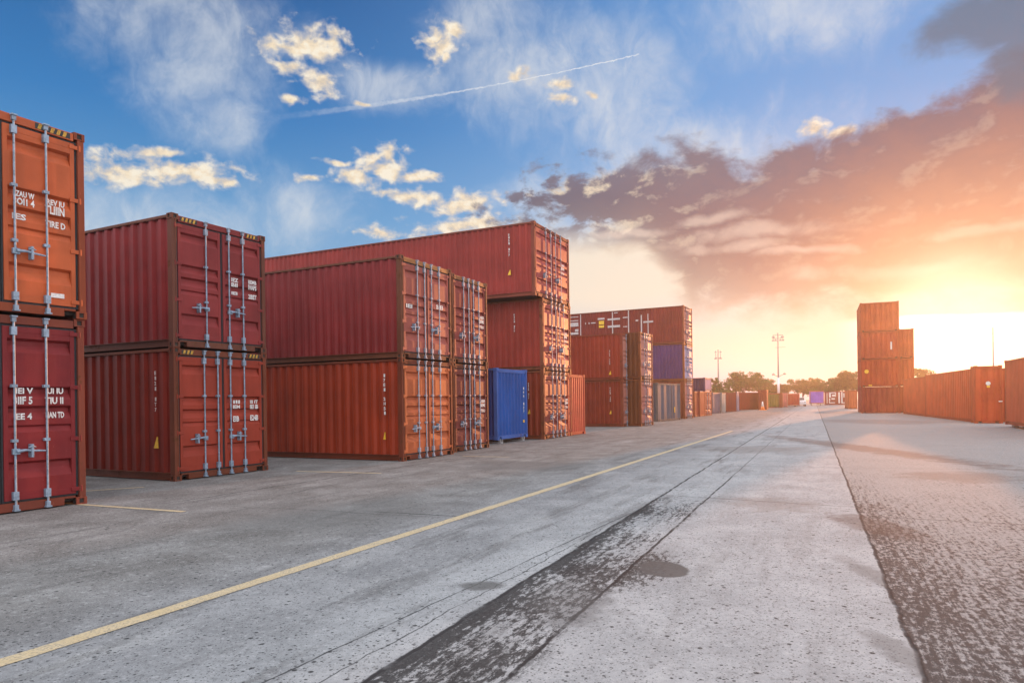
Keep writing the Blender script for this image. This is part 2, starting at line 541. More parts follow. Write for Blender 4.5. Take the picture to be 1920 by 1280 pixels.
def container(label, x, y, a, W, L, H, z=0.0, col=(.28, .035, .03), side=None, frame=None, door=None, rust=.25, detail=1, end='door',
              rods=(-.5, -.16, .17, .55), handles=((-.5, -1), (.17, 1)), letters=None, hazard=None, side_code=None, pitch=.27,
              group='shipping containers in the yard', feet=0.0, name='shipping_container', header=None, right_door=None, end_pitch=.24):
    root = thing(name, label, 'shipping container', (x, y, z), -a, group)
    z0 = feet
    side = side or col
    mP = paint(col, rust)
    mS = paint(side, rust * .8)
    mF = paint(frame or tuple(v * .8 for v in col), rust + .55, .6)
    mD = paint(door or col, rust)
    PW, CW, CH = .090, .135, .12
    hole = detail >= 2
    bev = .006 if detail >= 2 else 0
    # corner posts and castings
    for sx in (1, -1):
        for sy in (-1, 1):
            x0, x1 = (-.16, 0) if sx > 0 else (-L, -L + .16)
            y0, y1 = (0, PW) if sy < 0 else (W - PW, W)
            mb = MB()
            i = .008
            mb.box(x0 + i, x1 - i, y0 + i, y1 - i, z0 + CH, H - CH)
            if detail >= 2 and sx > 0:
                mb.box(x1 - .06, x1 - .001, (y1 - i) if sy < 0 else y0 + i - .03, (y1 - i + .03) if sy < 0 else y0 + i, z0 + CH, H - CH)
            mb.build('corner_post', mF, root, bev)
            for zz in (z0, H - CH):
                mb = MB()
                casting(mb, x0, x1, -.004 if sy < 0 else W - CW - .03, CW + .03 if sy < 0 else W + .004, zz, zz + CH, sx, sy, hole)
                mb.build('corner_casting', [mF, M_UNDER], root, .004 if hole else 0)
    # side rails and walls
    for sy in (-1, 1):
        yo = 0 if sy < 0 else W
        s = 1 if sy < 0 else -1
        mb = MB()
        ya, yb = sorted((yo + s * .055, yo + s * .065))
        mb.box(-L + .16, -.16, ya, yb, z0 + .03, z0 + .155)                         # recessed web
        ya, yb = sorted((yo + s * .012, yo + s * .11))
        mb.box(-L + .16, -.16, ya, yb, z0 + .155, z0 + .172)                        # upper lip
        mb.box(-L + .16, -.16, ya, yb, z0 + .018, z0 + .03)                         # lower lip
        mb.build('bottom_rail', mF, root)
        mb = MB()
        ya, yb = sorted((yo + s * .004, yo + s * .064))
        mb.box(-L + .16, -.16, ya, yb, H - .085, H - .025)
        mb.build('top_rail', mF, root, bev)
        mb = MB()
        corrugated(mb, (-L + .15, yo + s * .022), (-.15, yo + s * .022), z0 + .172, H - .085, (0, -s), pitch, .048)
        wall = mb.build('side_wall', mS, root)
        if sy < 0 and side_code:
            lx, lz, ch, tri = side_code
            lt = MB()
            for k, c in enumerate(CODES[len(label) % len(CODES)]):
                if c == ' ': continue
                put_text(lt, c, ch, (lx, .004 , H * lz - k * ch * 1.05), (1, 0, 0), (0, 0, 1), ch * .55)
            lt.build('lettering', M_WHITE, wall)
            if tri:
                tm = MB()
                zt = H * lz - 11.5 * ch - .1
                hh, ww = tri
                tm.v += [(lx - ww * .4, .004, zt - hh), (lx + ww * .9, .004, zt - hh), (lx + ww * .75, .004, zt), (lx + ww * .45, .004, zt)]
                tm.f.append((0, 1, 2, 3)); tm.mi.append(0)
                tm.build('warning_label', M_YELLOW, wall)
    # roof, floor, far end
    mb = MB()
    n = max(4, int(L / .55))
    for i in range(n):
        xa = -L + .1 + (L - .2) * i / n; xb = xa + (L - .2) / n
        mb.box(xa, xb - .08, .06, W - .06, H - .06, H - .032)
        mb.box(xb - .08, xb, .06, W - .06, H - .06, H - .045)
    mb.build('roof', mP, root)
    MB().box(-L + .1, -.12, .11, W - .11, z0 + .06, z0 + .17).build('floor', M_UNDER, root)
    mb = MB(); corrugated(mb, (-L + .03, PW), (-L + .03, W - PW), z0 + .05, H - .05, (-1, 0), .25, .045)
    mb.build('end_wall', mP, root)
    if feet:
        mb = MB()
        for yy in (.25, W - .45):
            mb.box(-.55, -.02, yy, yy + .2, 0, .06); mb.box(-.10, -.02, yy, yy + .03, .06, z0 + .03); mb.box(-.10, -.02, yy + .17, yy + .2, .06, z0 + .03)
        for yy in (.25, W - .45): mb.box(-L + .05, -L + .5, yy, yy + .2, 0, z0 + .03)
        mb.build('support_foot', M_GREY, root)
    # header and sill at the front
    mb = MB(); mb.box(-.11, -.012, CW + .032, W - CW - .032, H - .155, H - .03)
    hd = mb.build('header', paint(header, rust + .3) if header else mF, root, bev)
    if hazard:
        for h0, h1 in hazard:
            hz = MB(); hz2 = MB()
            hz.quad((-.008, h0, H - .135), (-.008, h1, H - .135), (-.008, h1, H - .045), (-.008, h0, H - .045))
            k = h0 + .03
            while k < h1 - .06:
                hz2.quad((-.005, k, H - .13), (-.005, k + .05, H - .13), (-.005, k + .075, H - .05), (-.005, k + .025, H - .05)); k += .092
            o = hz.build('hazard_plate', M_BLACK, hd); hz2.build('hazard_stripe', M_WARN, hd)
    mb = MB()
    n0 = CW + .035 + .17
    mb.box(-.11, -.014, n0, W - n0, z0 + .02, z0 + .15)
    mb.box(-.11, -.014, CW + .03, n0, z0 + .115, z0 + .15); mb.box(-.11, -.014, W - n0, W - CW - .03, z0 + .115, z0 + .15)
    mb.build('sill', mF, root, bev)
    dz0, dz1 = z0 + .165, H - .17
    if end == 'wall':
        mb = MB(); corrugated(mb, (-.02, PW), (-.02, W - PW), z0 + .15, H - .155, (1, 0), end_pitch, .06 if end_pitch < .35 or end_pitch > 1 else .10, .38)
        mb.build('end_wall', mD, root)
        return root
    for leaf, (ya, yb) in enumerate(((PW + .045, W / 2 - .012), (W / 2 + .012, W - PW - .045))):
        md = mD if not (right_door and leaf) else paint(right_door, rust)
        mb = MB()
        fw = .085
        px = -.022
        mb.box(px - .05, px, ya + .02, ya + fw, dz0 + .02, dz1 - .02); mb.box(px - .05, px, yb - fw, yb - .02, dz0 + .02, dz1 - .02)
        mb.box(px - .05, px - .002, ya + fw, yb - fw, dz1 - .11, dz1 - .02); mb.box(px - .05, px - .002, ya + fw, yb - fw, dz0 + .02, dz0 + .11)
        q0, q1 = dz0 + .11, dz1 - .11
        k = len(mb.v)
        for fz, dx in DOOR_PROFILE:
            zz = q1 - (q1 - q0) * fz
            xx = px - .004 - dx * .062
            mb.v += [(xx, ya + fw, zz), (xx, yb - fw, zz)]
        for i in range(len(DOOR_PROFILE) - 1):
            mb.f.append((k + 2 * i, k + 2 * i + 2, k + 2 * i + 3, k + 2 * i + 1)); mb.mi.append(0)
        dr = mb.build('door', md, root, .004 if detail >= 2 else 0)
        gk = MB()
        gx = px - .02
        gk.box(gx - .03, gx, ya - (.006 if leaf else .043), ya + .02, dz0 - .01, dz1 + .01); gk.box(gx - .03, gx, yb - .02, yb + (.043 if leaf else .006), dz0 - .01, dz1 + .01)
        gk.box(gx - .03, gx, ya + .02, yb - .02, dz1 - .02, dz1 + .01); gk.box(gx - .03, gx, ya + .02, yb - .02, dz0 - .01, dz0 + .02)
        gk.build('gasket', M_RUBBER, dr)
        for fz in ((.03, .35, .66, .965) if detail >= 1 else (.2, .8)):
            zz = dz1 - (dz1 - dz0) * fz
            hb = MB()
            if leaf: hb.box(px + .001, px + .016, yb - .10, yb + .075, zz - .032, zz + .032)
            else: hb.box(px + .001, px + .016, ya - .075, ya + .10, zz - .032, zz + .032)
            hy = (yb + .055) if leaf else (ya - .055)
            hb.tube([(px + .012, hy, zz - .05), (px + .012, hy, zz + .05)], .017, 8)
            hb.build('hinge', md, dr, .006 if detail >= 2 else 0)
        for rd in rods:
            if (rd > 0) != bool(leaf): continue
            ry = W / 2 + rd * W / 2.44
            rb = MB()
            xr = px + .034
            rb.tube([(xr, ry, z0 + .07), (xr, ry, H - .10)], .0165 if detail >= 2 else .014 if detail else .024, 10 if detail >= 2 else 6)
            if detail >= 1:
                for fz in (.345, .655):
                    zz = dz1 - (dz1 - dz0) * fz
                    rb.box(px + .001, xr + .024, ry - .05, ry + .034, zz - .022, zz + .022)
                for zz, up in ((dz1 - .09, 1), (dz0 + .09, -1)):
                    rb.box(px + .001, xr + .028, ry - .045, ry + .034, zz - .062, zz + .062)
                    rb.box(px - .01, xr + .022, ry - .03, ry + .03, zz + up * .17 - .035, zz + up * .17 + .035)
                    rb.box(px - .01, xr + .04, ry - .042, ry + .042, zz + up * .215 - .012, zz + up * .215 + .012)
            rb.build('lock_rod', M_GALV, dr, .003 if detail >= 2 else 0)
        if detail >= 1:
            for hr, sgn in handles:
                if (hr > 0) != bool(leaf): continue
                ry = W / 2 + hr * W / 2.44
                zz = dz0 + (dz1 - dz0) * .285
                hb = MB(); xr = px + .05
                hb.box(xr - .02, xr + .022, ry - .05, ry + .05, zz - .045, zz + .04)
                hb.tube([(xr + .02, ry, zz), (xr + .03, ry + sgn * .12, zz + .012), (xr + .03, ry + sgn * .24, zz - .002), (xr + .03, ry + sgn * .40, zz - .012)],
                        [.028, .02, .018, .013], 8)
                hy = ry + sgn * .21
                hb.box(px + .001, xr + .05, hy - .018, hy + .018, zz - .10, zz + .10)
                hb.tube([(xr + .03, hy - .05, zz + .05), (xr + .05, hy, zz + .07), (xr + .03, hy + .05, zz + .05)], .012, 6)
                hb.build('handle', M_GALV, dr, .004 if detail >= 2 else 0)
        if letters and letters[leaf]:
            lt = MB()
            for fy, fz, txt, size, width in letters[leaf]:
                ty = ya + (yb - ya) * fy
                put_text(lt, txt, size * 1.4, (px + .003, ty, dz0 + (dz1 - dz0) * fz), (0, 1, 0), (0, 0, 1), width)
            lt.build('lettering', M_WHITE, dr)
    return root


def stackz(hs, gap=.004):
    z, out = 0, []
    for h in hs: out.append((z, h)); z += h + gap
    return out


def solve_w(P, a, px):
    """distance along direction a from P at which the photo column px is reached"""
    d = Vector((math.sin(a), math.cos(a)))
    lo, hi = 0, 60
    def col(t):
        q = (P.x + d.x * t, P.y + d.y * t)
        return 960 + F * q[0] / q[1]
    s = 1 if col(hi) > col(lo) else -1
    for _ in range(60):
        m = (lo + hi) / 2
        if (col(m) - px) * s < 0: lo = m
        else: hi = m
    return lo


V3 = lambda x, y: Vector((x, y, 0))
MAROON, RED, BRICK, RUST_O = (.245, .024, .025), (.245, .030, .017), (.20, .034, .020), (.30, .055, .018)
ORANGE, CORAL, DARKRED = (.56, .115, .036), (.42, .105, .070), (.165, .024, .018)
LA = [[], [(.14, .600, 'EZAU W', .085, .30), (.14, .555, '3OI1 4', .10, .30), (.12, .470, 'IES', .085, .20),
           (.56, .592, 'IREV IU', .085, .29), (.56, .540, 'TLIIIN', .125, .29), (.56, .462, 'TIRE D', .095, .30)]]
LA2 = [[], [(.14, .612, 'IIEI V', .085, .28), (.14, .553, '3IIF 5', .11, .27), (.14, .465, 'IEE 4', .09, .26),
            (.56, .612, 'IUI IU', .085, .27), (.56, .553, 'TIU II', .10, .27), (.56, .470, 'EIAN TD', .09, .28)]]
LB = [[], [(.22, .575, 'IEZ', .085, .20), (.22, .53, 'BII', .085, .18), (.22, .455, 'IEI', .07, .17),
           (.66, .582, 'IIEMB', .085, .24), (.66, .527, 'IVAPS', .11, .24), (.66, .44, '2IBET', .10, .24)]]
LB2 = [[], [(.22, .585, 'III', .075, .20), (.22, .54, 'IEM', .075, .20), (.22, .42, 'EIB', .12, .17),
            (.66, .585, 'III IT', .075, .24), (.66, .535, 'IEI IB', .095, .24), (.66, .425, 'E24B', .12, .24)]]
LC = [[], [(.55, .56, 'UIEII', .09, .34), (.55, .50, 'BIMI', .11, .34), (.55, .43, 'ITEU', .09, .34)]]

# --- nearest stack, cut by the left edge of the picture
a = R(28.2); P = V3(-8.09, 9.13)
zz = stackz((2.98, 3.00))
container('dark red container with white lettering at the bottom of the nearest left stack', P.x, P.y, a, 2.44, 6.06, zz[0][1], zz[0][0], col=(.23, .020, .022),
          frame=(.20, .045, .026), detail=2, letters=LA2, rods=(-.55, -.17, .17, .62), handles=((-.17, -1), (.17, 1)), rust=.12)
top1 = container('bright orange container on top of the nearest left stack, striped header', P.x + .04, P.y, a, 2.44, 6.06, zz[1][1], zz[1][0], col=ORANGE,
          frame=(.26, .055, .022), header=ORANGE, detail=2, letters=LA, hazard=((.2, .72), (1.70, 2.22)), rods=(-.55, -.17, .17, .62), handles=((-.17, -1), (.17, 1)), rust=.10)
dr1 = [q for q in top1.children if q.name.startswith('door')][1]
MB().box(-.021, -.014, 1.90, 2.10, .30, .37).build('white_sticker', M_WHITE, dr1)
# --- second stack
a = R(27.2); P = V3(-6.98, 14.32)
zz = stackz((2.78, 2.78))
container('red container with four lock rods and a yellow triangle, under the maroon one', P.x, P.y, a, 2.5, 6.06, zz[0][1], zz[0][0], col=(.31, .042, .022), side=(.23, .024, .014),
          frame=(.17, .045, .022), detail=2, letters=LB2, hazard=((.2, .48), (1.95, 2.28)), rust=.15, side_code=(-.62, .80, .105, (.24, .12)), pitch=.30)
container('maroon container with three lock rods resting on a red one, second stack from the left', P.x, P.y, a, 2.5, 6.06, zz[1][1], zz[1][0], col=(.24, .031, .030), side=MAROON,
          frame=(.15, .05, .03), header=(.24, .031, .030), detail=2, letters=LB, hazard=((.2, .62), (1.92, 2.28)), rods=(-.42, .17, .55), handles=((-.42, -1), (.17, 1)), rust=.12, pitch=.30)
# --- third group: two columns of two
a = R(26.4); P = V3(-2.91, 18.41)
zz = stackz((2.75, 2.75))
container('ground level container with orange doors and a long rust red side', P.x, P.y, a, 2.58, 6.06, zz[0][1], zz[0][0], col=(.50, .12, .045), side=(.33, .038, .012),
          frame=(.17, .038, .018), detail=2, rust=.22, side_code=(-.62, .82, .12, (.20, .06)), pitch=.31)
container('maroon sided container with pale red patched doors, on top of the orange doored one', P.x, P.y, a, 2.58, 6.06, zz[1][1], zz[1][0], col=(.40, .105, .078), side=(.24, .023, .023),
          frame=(.15, .05, .026), header=(.42, .17, .06), detail=2, rust=.34, rods=(-.5, -.16, .17, .55), letters=[[(.1, .50, 'IEI', .1, .3)], [(.4, .55, 'BIEI', .12, .35)]], pitch=.27)
a = R(25.9); P = V3(-1.80, 21.40)
zz = stackz((2.77, 2.77))
container('dark red container at ground level between the orange doored one and the small blue one', P.x, P.y, a, 2.32, 6.06, zz[0][1], zz[0][0], col=(.205, .045, .034), detail=2, rust=.25,
          frame=(.15, .04, .02), letters=LC)
container('dull red container on top of a dark red one, right column of the third stack', P.x, P.y, a, 2.32, 6.06, zz[1][1], zz[1][0], col=(.29, .062, .048), detail=2, rust=.28,
          frame=(.17, .055, .03), letters=LC, header=(.30, .12, .05))
# --- fourth stack: three high, the topmost very long
a = R(25.8); P = gp(1021, 823.5)
dv = Vector((math.sin(a), math.cos(a)))
W4 = solve_w(P, a, 1072)
k = P.y / 28.0
zz = stackz((2.78, 2.90, 2.92))
container('rust red container half hidden by the blue one, bottom of its stack', P.x, P.y, a, W4, 6.06, zz[0][1], zz[0][0], col=(.31, .066, .05), side=(.26, .034, .014), detail=1, rust=.3,
          frame=(.22, .055, .025), letters=LC, side_code=(-.7, .8, .08, (.18, .10)))
container('brick red container in the middle of the three high stack', P.x, P.y, a, W4, 12.19, zz[1][1], zz[1][0], col=(.37, .074, .066), side=(.33, .038, .024), detail=1, rust=.32,
          frame=(.23, .065, .035), letters=LC, side_code=(-1.3, .78, .09, None))
s = .72
container('extra long red container overhanging on top of the three high stack', P.x - dv.x * s, P.y - dv.y * s, a, W4 + s * .9, 16.15, zz[2][1], zz[2][0], col=(.38, .068, .062), side=(.33, .037, .028), detail=1, rust=.3,
          frame=(.22, .05, .03), letters=LC, side_code=(-1.15, .84, .11, (.2, .11)))
# --- blue one in front of it
a = R(27.5); P = V3(-.54, 25.2)
blue = container('small bright blue container on grey feet between two red stacks', P.x, P.y, a, solve_w(P, a, 989), 2.9, 2.78, 0, col=(.008, .082, .34), side=(.010, .035, .17), frame=(.06, .13, .40), detail=1, end='wall', rust=.12,
          feet=.14, pitch=.2, end_pitch=.27)
wl = [q for q in blue.children if q.name.startswith('end_wall')][-1]
mb = MB()
wb = solve_w(P, a, 989)
for k, ch in enumerate('I4H I27'):
    if ch != ' ': put_text(mb, ch, .13, (-.015, wb * .86, 2.0 - k * .15), (0, 1, 0), (0, 0, 1), .09)
mb.build('lettering', M_WHITE, wl)
MB().box(-.018, -.012, wb * .85, wb * .90, .72, .82).build('yellow_sticker', M_YELLOW, wl)
# --- coral end panel beside the fourth stack
a = R(27.5); P = gp(1066, 817)
container('narrow coral red container end standing just right of the three high stack', P.x, P.y, a, solve_w(P, a, 1097), 6.06, 2.72, 0, col=(.50, .062, .042), detail=1, end='wall', rust=.1)
# --- fifth group
a = R(28.0); P = V3(6.30, 39.3)
zz = stackz((2.66, 2.66))
wG = solve_w(P, a, 1191)
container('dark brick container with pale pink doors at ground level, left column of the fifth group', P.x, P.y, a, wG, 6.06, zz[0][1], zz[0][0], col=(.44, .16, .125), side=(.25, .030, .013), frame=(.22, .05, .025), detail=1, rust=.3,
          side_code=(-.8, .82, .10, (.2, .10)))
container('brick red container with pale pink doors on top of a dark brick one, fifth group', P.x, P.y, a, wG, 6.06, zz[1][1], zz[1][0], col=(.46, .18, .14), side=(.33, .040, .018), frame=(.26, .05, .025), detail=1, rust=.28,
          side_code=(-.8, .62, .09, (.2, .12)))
P2 = gp(1203, 799)
P2 = V3(P2.x, P2.y)
wG2 = solve_w(P2, a, 1225)
zz = stackz((2.72, 2.70))
container('weathered pink doored container at ground level left of the grey one, brown side', P2.x, P2.y, a, wG2, 6.06, zz[0][1], zz[0][0], col=(.42, .14, .11), side=(.15, .045, .015), frame=(.20, .055, .02), detail=1, rust=.35)
container('weathered pink doored container on top in the right column of the fifth group', P2.x, P2.y, a, wG2, 6.06, zz[1][1], zz[1][0], col=(.44, .17, .14), side=(.15, .045, .015), frame=(.20, .055, .02), detail=1, rust=.35)
# --- grey one lying along the road
P = gp(1234, 790.5)
aG = R(31)
grey = container('pale grey container with a yellow sticker standing along the road below the purple one', P.x, P.y, aG, min(solve_w(P, aG, 1276), 6.4), 2.44, 2.66, 0, col=(.095, .108, .14), frame=(.13, .12, .115), detail=1, end='wall', rust=.12, end_pitch=1.3)
wl = [q for q in grey.children if q.name.startswith('end_wall')][-1]
MB().box(-.015, .0, 3.55, 3.72, .55, .95).build('yellow_sticker', M_YELLOW, wl)
MB().box(-.06, -.005, 3.05, 3.13, .16, 2.5).build('centre_post', paint((.10, .10, .11), .3), wl)
# --- sixth stack
a = R(28.4); P = V3(13.19, 52.86)
wE = solve_w(P, a, 1300)
zz = stackz((2.92, 2.86, 2.88))
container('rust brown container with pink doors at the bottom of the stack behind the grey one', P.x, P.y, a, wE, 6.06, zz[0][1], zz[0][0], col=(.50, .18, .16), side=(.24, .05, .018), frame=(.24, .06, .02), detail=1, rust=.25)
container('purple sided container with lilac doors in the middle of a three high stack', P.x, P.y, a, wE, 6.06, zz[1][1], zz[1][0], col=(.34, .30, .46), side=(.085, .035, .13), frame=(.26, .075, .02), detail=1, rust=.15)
top6 = container('long dark red container with white bars on its side, atop the purple one', P.x, P.y, a, wE, 12.19, zz[2][1], zz[2][0], col=(.48, .17, .14), side=(.23, .027, .017), frame=(.24, .06, .03), detail=1, rust=.2)
wall6 = [c for c in top6.children if c.name.startswith('side_wall')][0]
def strip(nm, mt, x0, x1, f0, f1, yy=.006):
    H = zz[2][1]; MB().box(x0, x1, yy, yy + .012, H * f0, H * f1).build(nm, mt, wall6)
for q in ((-5.78, -5.70, .10, .96), (-4.44, -4.36, .04, .97), (-3.40, -3.30, .04, .82), (-8.53, -8.46, .05, .96), (-6.15, -5.1, .735, .785, -.010), (-6.15, -5.1, .53, .59, -.010),
          (-3.2, -2.4, .60, .645), (-4.88, -4.46, .77, .80), (-4.85, -4.5, .52, .545), (-5.6, -5.3, .92, .945), (-3.82, -3.6, .66, .70), (-7.0, -6.42, .77, .82), (-2.85, -2.78, .30, .84),
          (-8.1, -8.02, .67, .72), (-7.8, -7.72, .67, .72), (-7.6, -7.2, .68, .71), (-9.55, -8.7, .63, .74), (-9.55, -8.7, .40, .46), (-9.55, -8.7, .78, .805), (-9.0, -8.7, .48, .55), (-9.55, -8.7, .89, .91)):
    strip('white_bar', M_FADED, *q)
strip('yellow_sign', M_YELLOW, -6.9, -6.45, .635, .735, -.010); strip('yellow_sign', M_YELLOW, -6.9, -6.45, .545, .61, -.010)

# --- far part of the left row, (label, left px, base px, right px, top px, angle, length, colour, kind of end)
FAR = [
    ('brick red container end, nearest of three side by side below the small navy one', 1303, 781.5, 1312.2, 733, 28, 6.06, (0.257, 0.032, 0.019), 'wall'),
    ('brick red container end, middle of three side by side below the small navy one', 1312.8, 780.5, 1322, 733, 28, 6.06, (0.342, 0.054, 0.032), 'wall'),
    ('pale brick container end, last of three side by side, next to the slate grey one', 1322.8, 779, 1334.5, 733, 28, 6.06, (0.399, 0.076, 0.048), 'door'),
    ('slate grey container with a dark base right of three brick red ends', 1337, 775.5, 1352, 735, 28, 6.06, (0.180, 0.148, 0.197), 'wall'),
    ('narrow whitish container end between a slate grey and a dark red container', 1354.2, 774, 1361, 736, 28, 6.06, (0.377, 0.377, 0.361), 'wall'),
    ('plain dark red container left of the narrow lilac end', 1362, 772.5, 1380.6, 735, 32, 6.06, (0.218, 0.020, 0.013), 'wall'),
    ('narrow lilac container end between two dark red containers', 1381.6, 771, 1386, 735.5, 28, 6.06, (0.295, 0.246, 0.328), 'wall'),
    ('dark red container with a white mark high on its wall, left of the orange cone', 1387, 769, 1424.6, 735, 38, 3.5, (0.237, 0.022, 0.012), 'wall'),
]
for lab, xl, yb, xr, yt, ang, L, c, e in FAR:
    P = gp(xl, yb); an = R(ang)
    H = (yb - yt) / F * P.y
    container(lab, P.x, P.y, an, max(.9, solve_w(P, an, xr)), L, H, 0, col=c, detail=0, end=e, rust=.12, rods=(-.4, .4))
P = gp(1301, 781); an = R(28)
d28 = Vector((math.sin(an), math.cos(an)))
P = gp(1323, 779)
H3 = (779 - 733) / F * P.y
container('small navy container resting on a row of brick red containers below the tree line', P.x, P.y, an, solve_w(P, an, 1334.5), 4.6, (733 - 707.5) / F * P.y, H3 + .005,
          col=(.20, .17, .34), side=(.065, .040, .10), frame=(.07, .05, .13), detail=0, end='wall', rust=.05)

# --- the row that closes the far end of the yard
CLOSE = [
    ('olive green container facing the yard at the far end', 1437.5, 764.5, 1461.5, 737, 6.06, (.10, .125, .020), (.22, .05, .03), 'wall', 0),
    ('narrow brown container corner right beside the olive green container', 1462.3, 764, 1466.8, 736, 6.06, (.30, .07, .03), None, 'wall', 0),
    ('pink container end left of a bright red container at the far end of the yard', 1467.3, 763, 1475.8, 736, 6.06, (.60, .20, .18), None, 'wall', 0),
    ('bright red container raised on pale blocks at the far end, left of the white car', 1476.4, 762, 1499.5, 737, 3.0, (.40, .040, .026), (.50, .25, .20), 'wall', .14),
    ('violet container on low legs at the far end of the yard', 1519, 760.5, 1545, 732.5, 6.06, (.25, .125, .55), (.42, .14, .06), 'wall', .35),
    ('dark red container with big white lettering at the far end of the yard', 1547, 759, 1592, 733.5, 2.44, (.26, .034, .018), None, 'wall', 0),
    ('orange container end standing just left of the four high stack', 1590.5, 766.5, 1607.5, 731, 6.06, (.55, .15, .055), None, 'wall', 0),
]
for lab, xl, yb, xr, yt, L, c, fr, e, ft in CLOSE:
    P = gp(xl, yb); aa = R(112)
    H = (yb - yt) / F * P.y
    W_ = solve_w(P, aa, xr)
    o = container(lab, P.x, P.y, aa, W_, L, H, 0, col=c, frame=fr, detail=0, end=e, rust=.1, feet=ft, pitch=.27)
    if 'lettering' in lab:
        wl = [q for q in o.children if q.name.startswith('end_wall')][-1]
        def bar(u0, u1, f0, f1): MB().box(.004, .02, W_ * u0, W_ * u1, H * f0, H * f1).build('white_letter', M_WHITE, wl)
        bar(.075, .10, .12, .88)
        bar(.17, .25, .55, .90); bar(.17, .46, .86, .92); bar(.30, .46, .62, .76); bar(.43, .46, .6, .9)
        bar(.17, .22, .34, .48); bar(.27, .42, .40, .50); bar(.17, .20, .15, .32); bar(.17, .42, .13, .19)
        bar(.56, .62, .12, .92); bar(.68, .73, .12, .95); bar(.73, .86, .12, .18); bar(.77, .81, .55, .85); bar(.81, .88, .55, .61); bar(.85, .88, .3, .95)
P = gp(1426, 768.5)
container('dark red container end behind the orange cone, left of the olive green one', P.x + .4, P.y + 2, R(112), 1.05, 6.06, 2.5, 0, col=(.24, .04, .02), detail=0, end='wall', rust=.1)

# --- right side: the four high stack and its three high neighbour
P = gp(1615, 774.5); aT = R(114)
W_ = solve_w(P, aT, 1688)
Hs = [(h / F * P.y) for h in (49.5, 51.5, 51, 54)]
TW = ['dark red container at the very bottom of the four high stack', 'orange red container with a yellow sticker, second from the ground in the four high stack',
      'faded container with a white stripe, third from the ground in the four high stack', 'topmost container of the four high stack on the right, pale orange against the sun']
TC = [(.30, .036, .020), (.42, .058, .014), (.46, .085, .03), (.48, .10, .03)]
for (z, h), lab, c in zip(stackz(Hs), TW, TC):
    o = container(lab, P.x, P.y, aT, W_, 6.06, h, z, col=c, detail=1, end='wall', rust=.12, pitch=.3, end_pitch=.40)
    wl = [q for q in o.children if q.name.startswith('end_wall')][-1]
    if 'sticker' in lab:
        mb = MB(); mb.tube([(.004, .47, h * .55), (.016, .47, h * .55)], .18, 14); mb.box(.004, .016, W_ * .2, W_ * .29, .06, .16); mb.build('sticker', M_YELLOW, wl)
    if 'stripe' in lab:
        mb = MB(); mb.box(.004, .016, W_ * .77, W_ * .81, h * .32, h * .60); mb.build('stripe', M_WHITE, wl)
P2 = Vector((P.x + math.sin(aT) * (W_ + .12), P.y + math.cos(aT) * (W_ + .12) + .5, 0))
w2 = solve_w(P2, aT, 1715)
for (z, h), lab, c in zip(stackz(Hs[:2] + [Hs[2] + .15]), ['rust red container right of the four high stack, at ground level',
        'orange container, middle of the shorter stack right beside the four high one', 'topmost container of the shorter stack right beside the four high one'],
        [(.36, .05, .014), (.44, .075, .018), (.48, .10, .03)]):
    container(lab, P2.x, P2.y, aT, w2, 6.06, h, z, col=c, detail=1, end='wall', rust=.15, pitch=.3, end_pitch=.38)
# --- right side: the long low wall of containers
q0, q1 = V3(862 / F * 38.8, 38.8), V3(733.5 / F * 58.5, 58.5)
dq = (q1 - q0); Lw = dq.length; dq /= Lw
aW = math.atan2(-dq.x, -dq.y) + R(90)
aW = math.atan2(dq.x, dq.y) + R(90)
l1 = 12.19
container('long plain orange red container in the low row, its side running away from the camera', q0.x, q0.y, aW, 2.44, l1, 3.02, 0, col=(.50, .066, .020), detail=1, end='wall', rust=.06, pitch=.42)
q2 = q0 + dq * (l1 + .1)
container('orange red container at the far end of the low row, touching the four high stack', q2.x, q2.y, aW, 2.44, Lw - l1 - .1, 2.92, 0, col=(.50, .070, .022), detail=1, end='wall', rust=.06, pitch=.42)
P = V3(862 / F * 37.6, 37.4)
aE = R(116)
wE2 = solve_w(P, aE, 1880)
o = container('orange red container end with a white and a yellow sticker in the low row', P.x, P.y, aE, wE2, 1.2, 3.10, 0, col=(.46, .060, .018), detail=1, end='wall', rust=.1, end_pitch=.5)
wl = [q for q in o.children if q.name.startswith('end_wall')][-1]
mb = MB(); mb.box(.004, .016, wE2 * .45, wE2 * .56, 1.92, 2.03); mb.build('yellow_sticker', M_YELLOW, wl)
mb = MB(); mb.tube([(.004, wE2 * .50, 2.14), (.016, wE2 * .50, 2.14)], .11, 14); mb.box(.004, .016, wE2 * .86, wE2 * .99, 1.15, 1.20); mb.build('white_sticker', M_WHITE, wl)
P = V3(924 / F * 33.0, 33.0)                                   # far left corner of the one cut by the right edge
dR = Vector((math.sin(R(24)), math.cos(R(24)), 0))
q = P - dR * 12.19
container('corrugated brick red container on the far right, cut by the picture edge', q.x, q.y, R(114), 2.44, 12.19, 3.15, 0, col=(.42, .070, .034), detail=1, end='wall', rust=.1, pitch=.24, feet=.12)

# ------------------------------------------------------------------ ground
X0, X1, Y0, Y1 = -170, 230, -60, 330
m, t, b = new_mat('worn_concrete')
geo = t.nodes.new('ShaderNodeNewGeometry')
Pw = S(t, geo.outputs['Position'])
px_, py_, pz_ = sep(t, Pw)
P2d = comb(t, px_, py_, 0.0)
rd = Vector((math.sin(R(24)), math.cos(R(24)), 0)); rn_ = Vector((rd.y, -rd.x, 0))
u_ = vdot(t, P2d, tuple(rd)); v_ = vdot(t, P2d, tuple(rn_))      # along and across the roadway
UV = comb(t, u_, v_, 0.0)
wob = (noise(t, P2d, 1.3, 4, .6) - .5)
wob2 = (noise(t, P2d, 6, 3, .6) - .5)


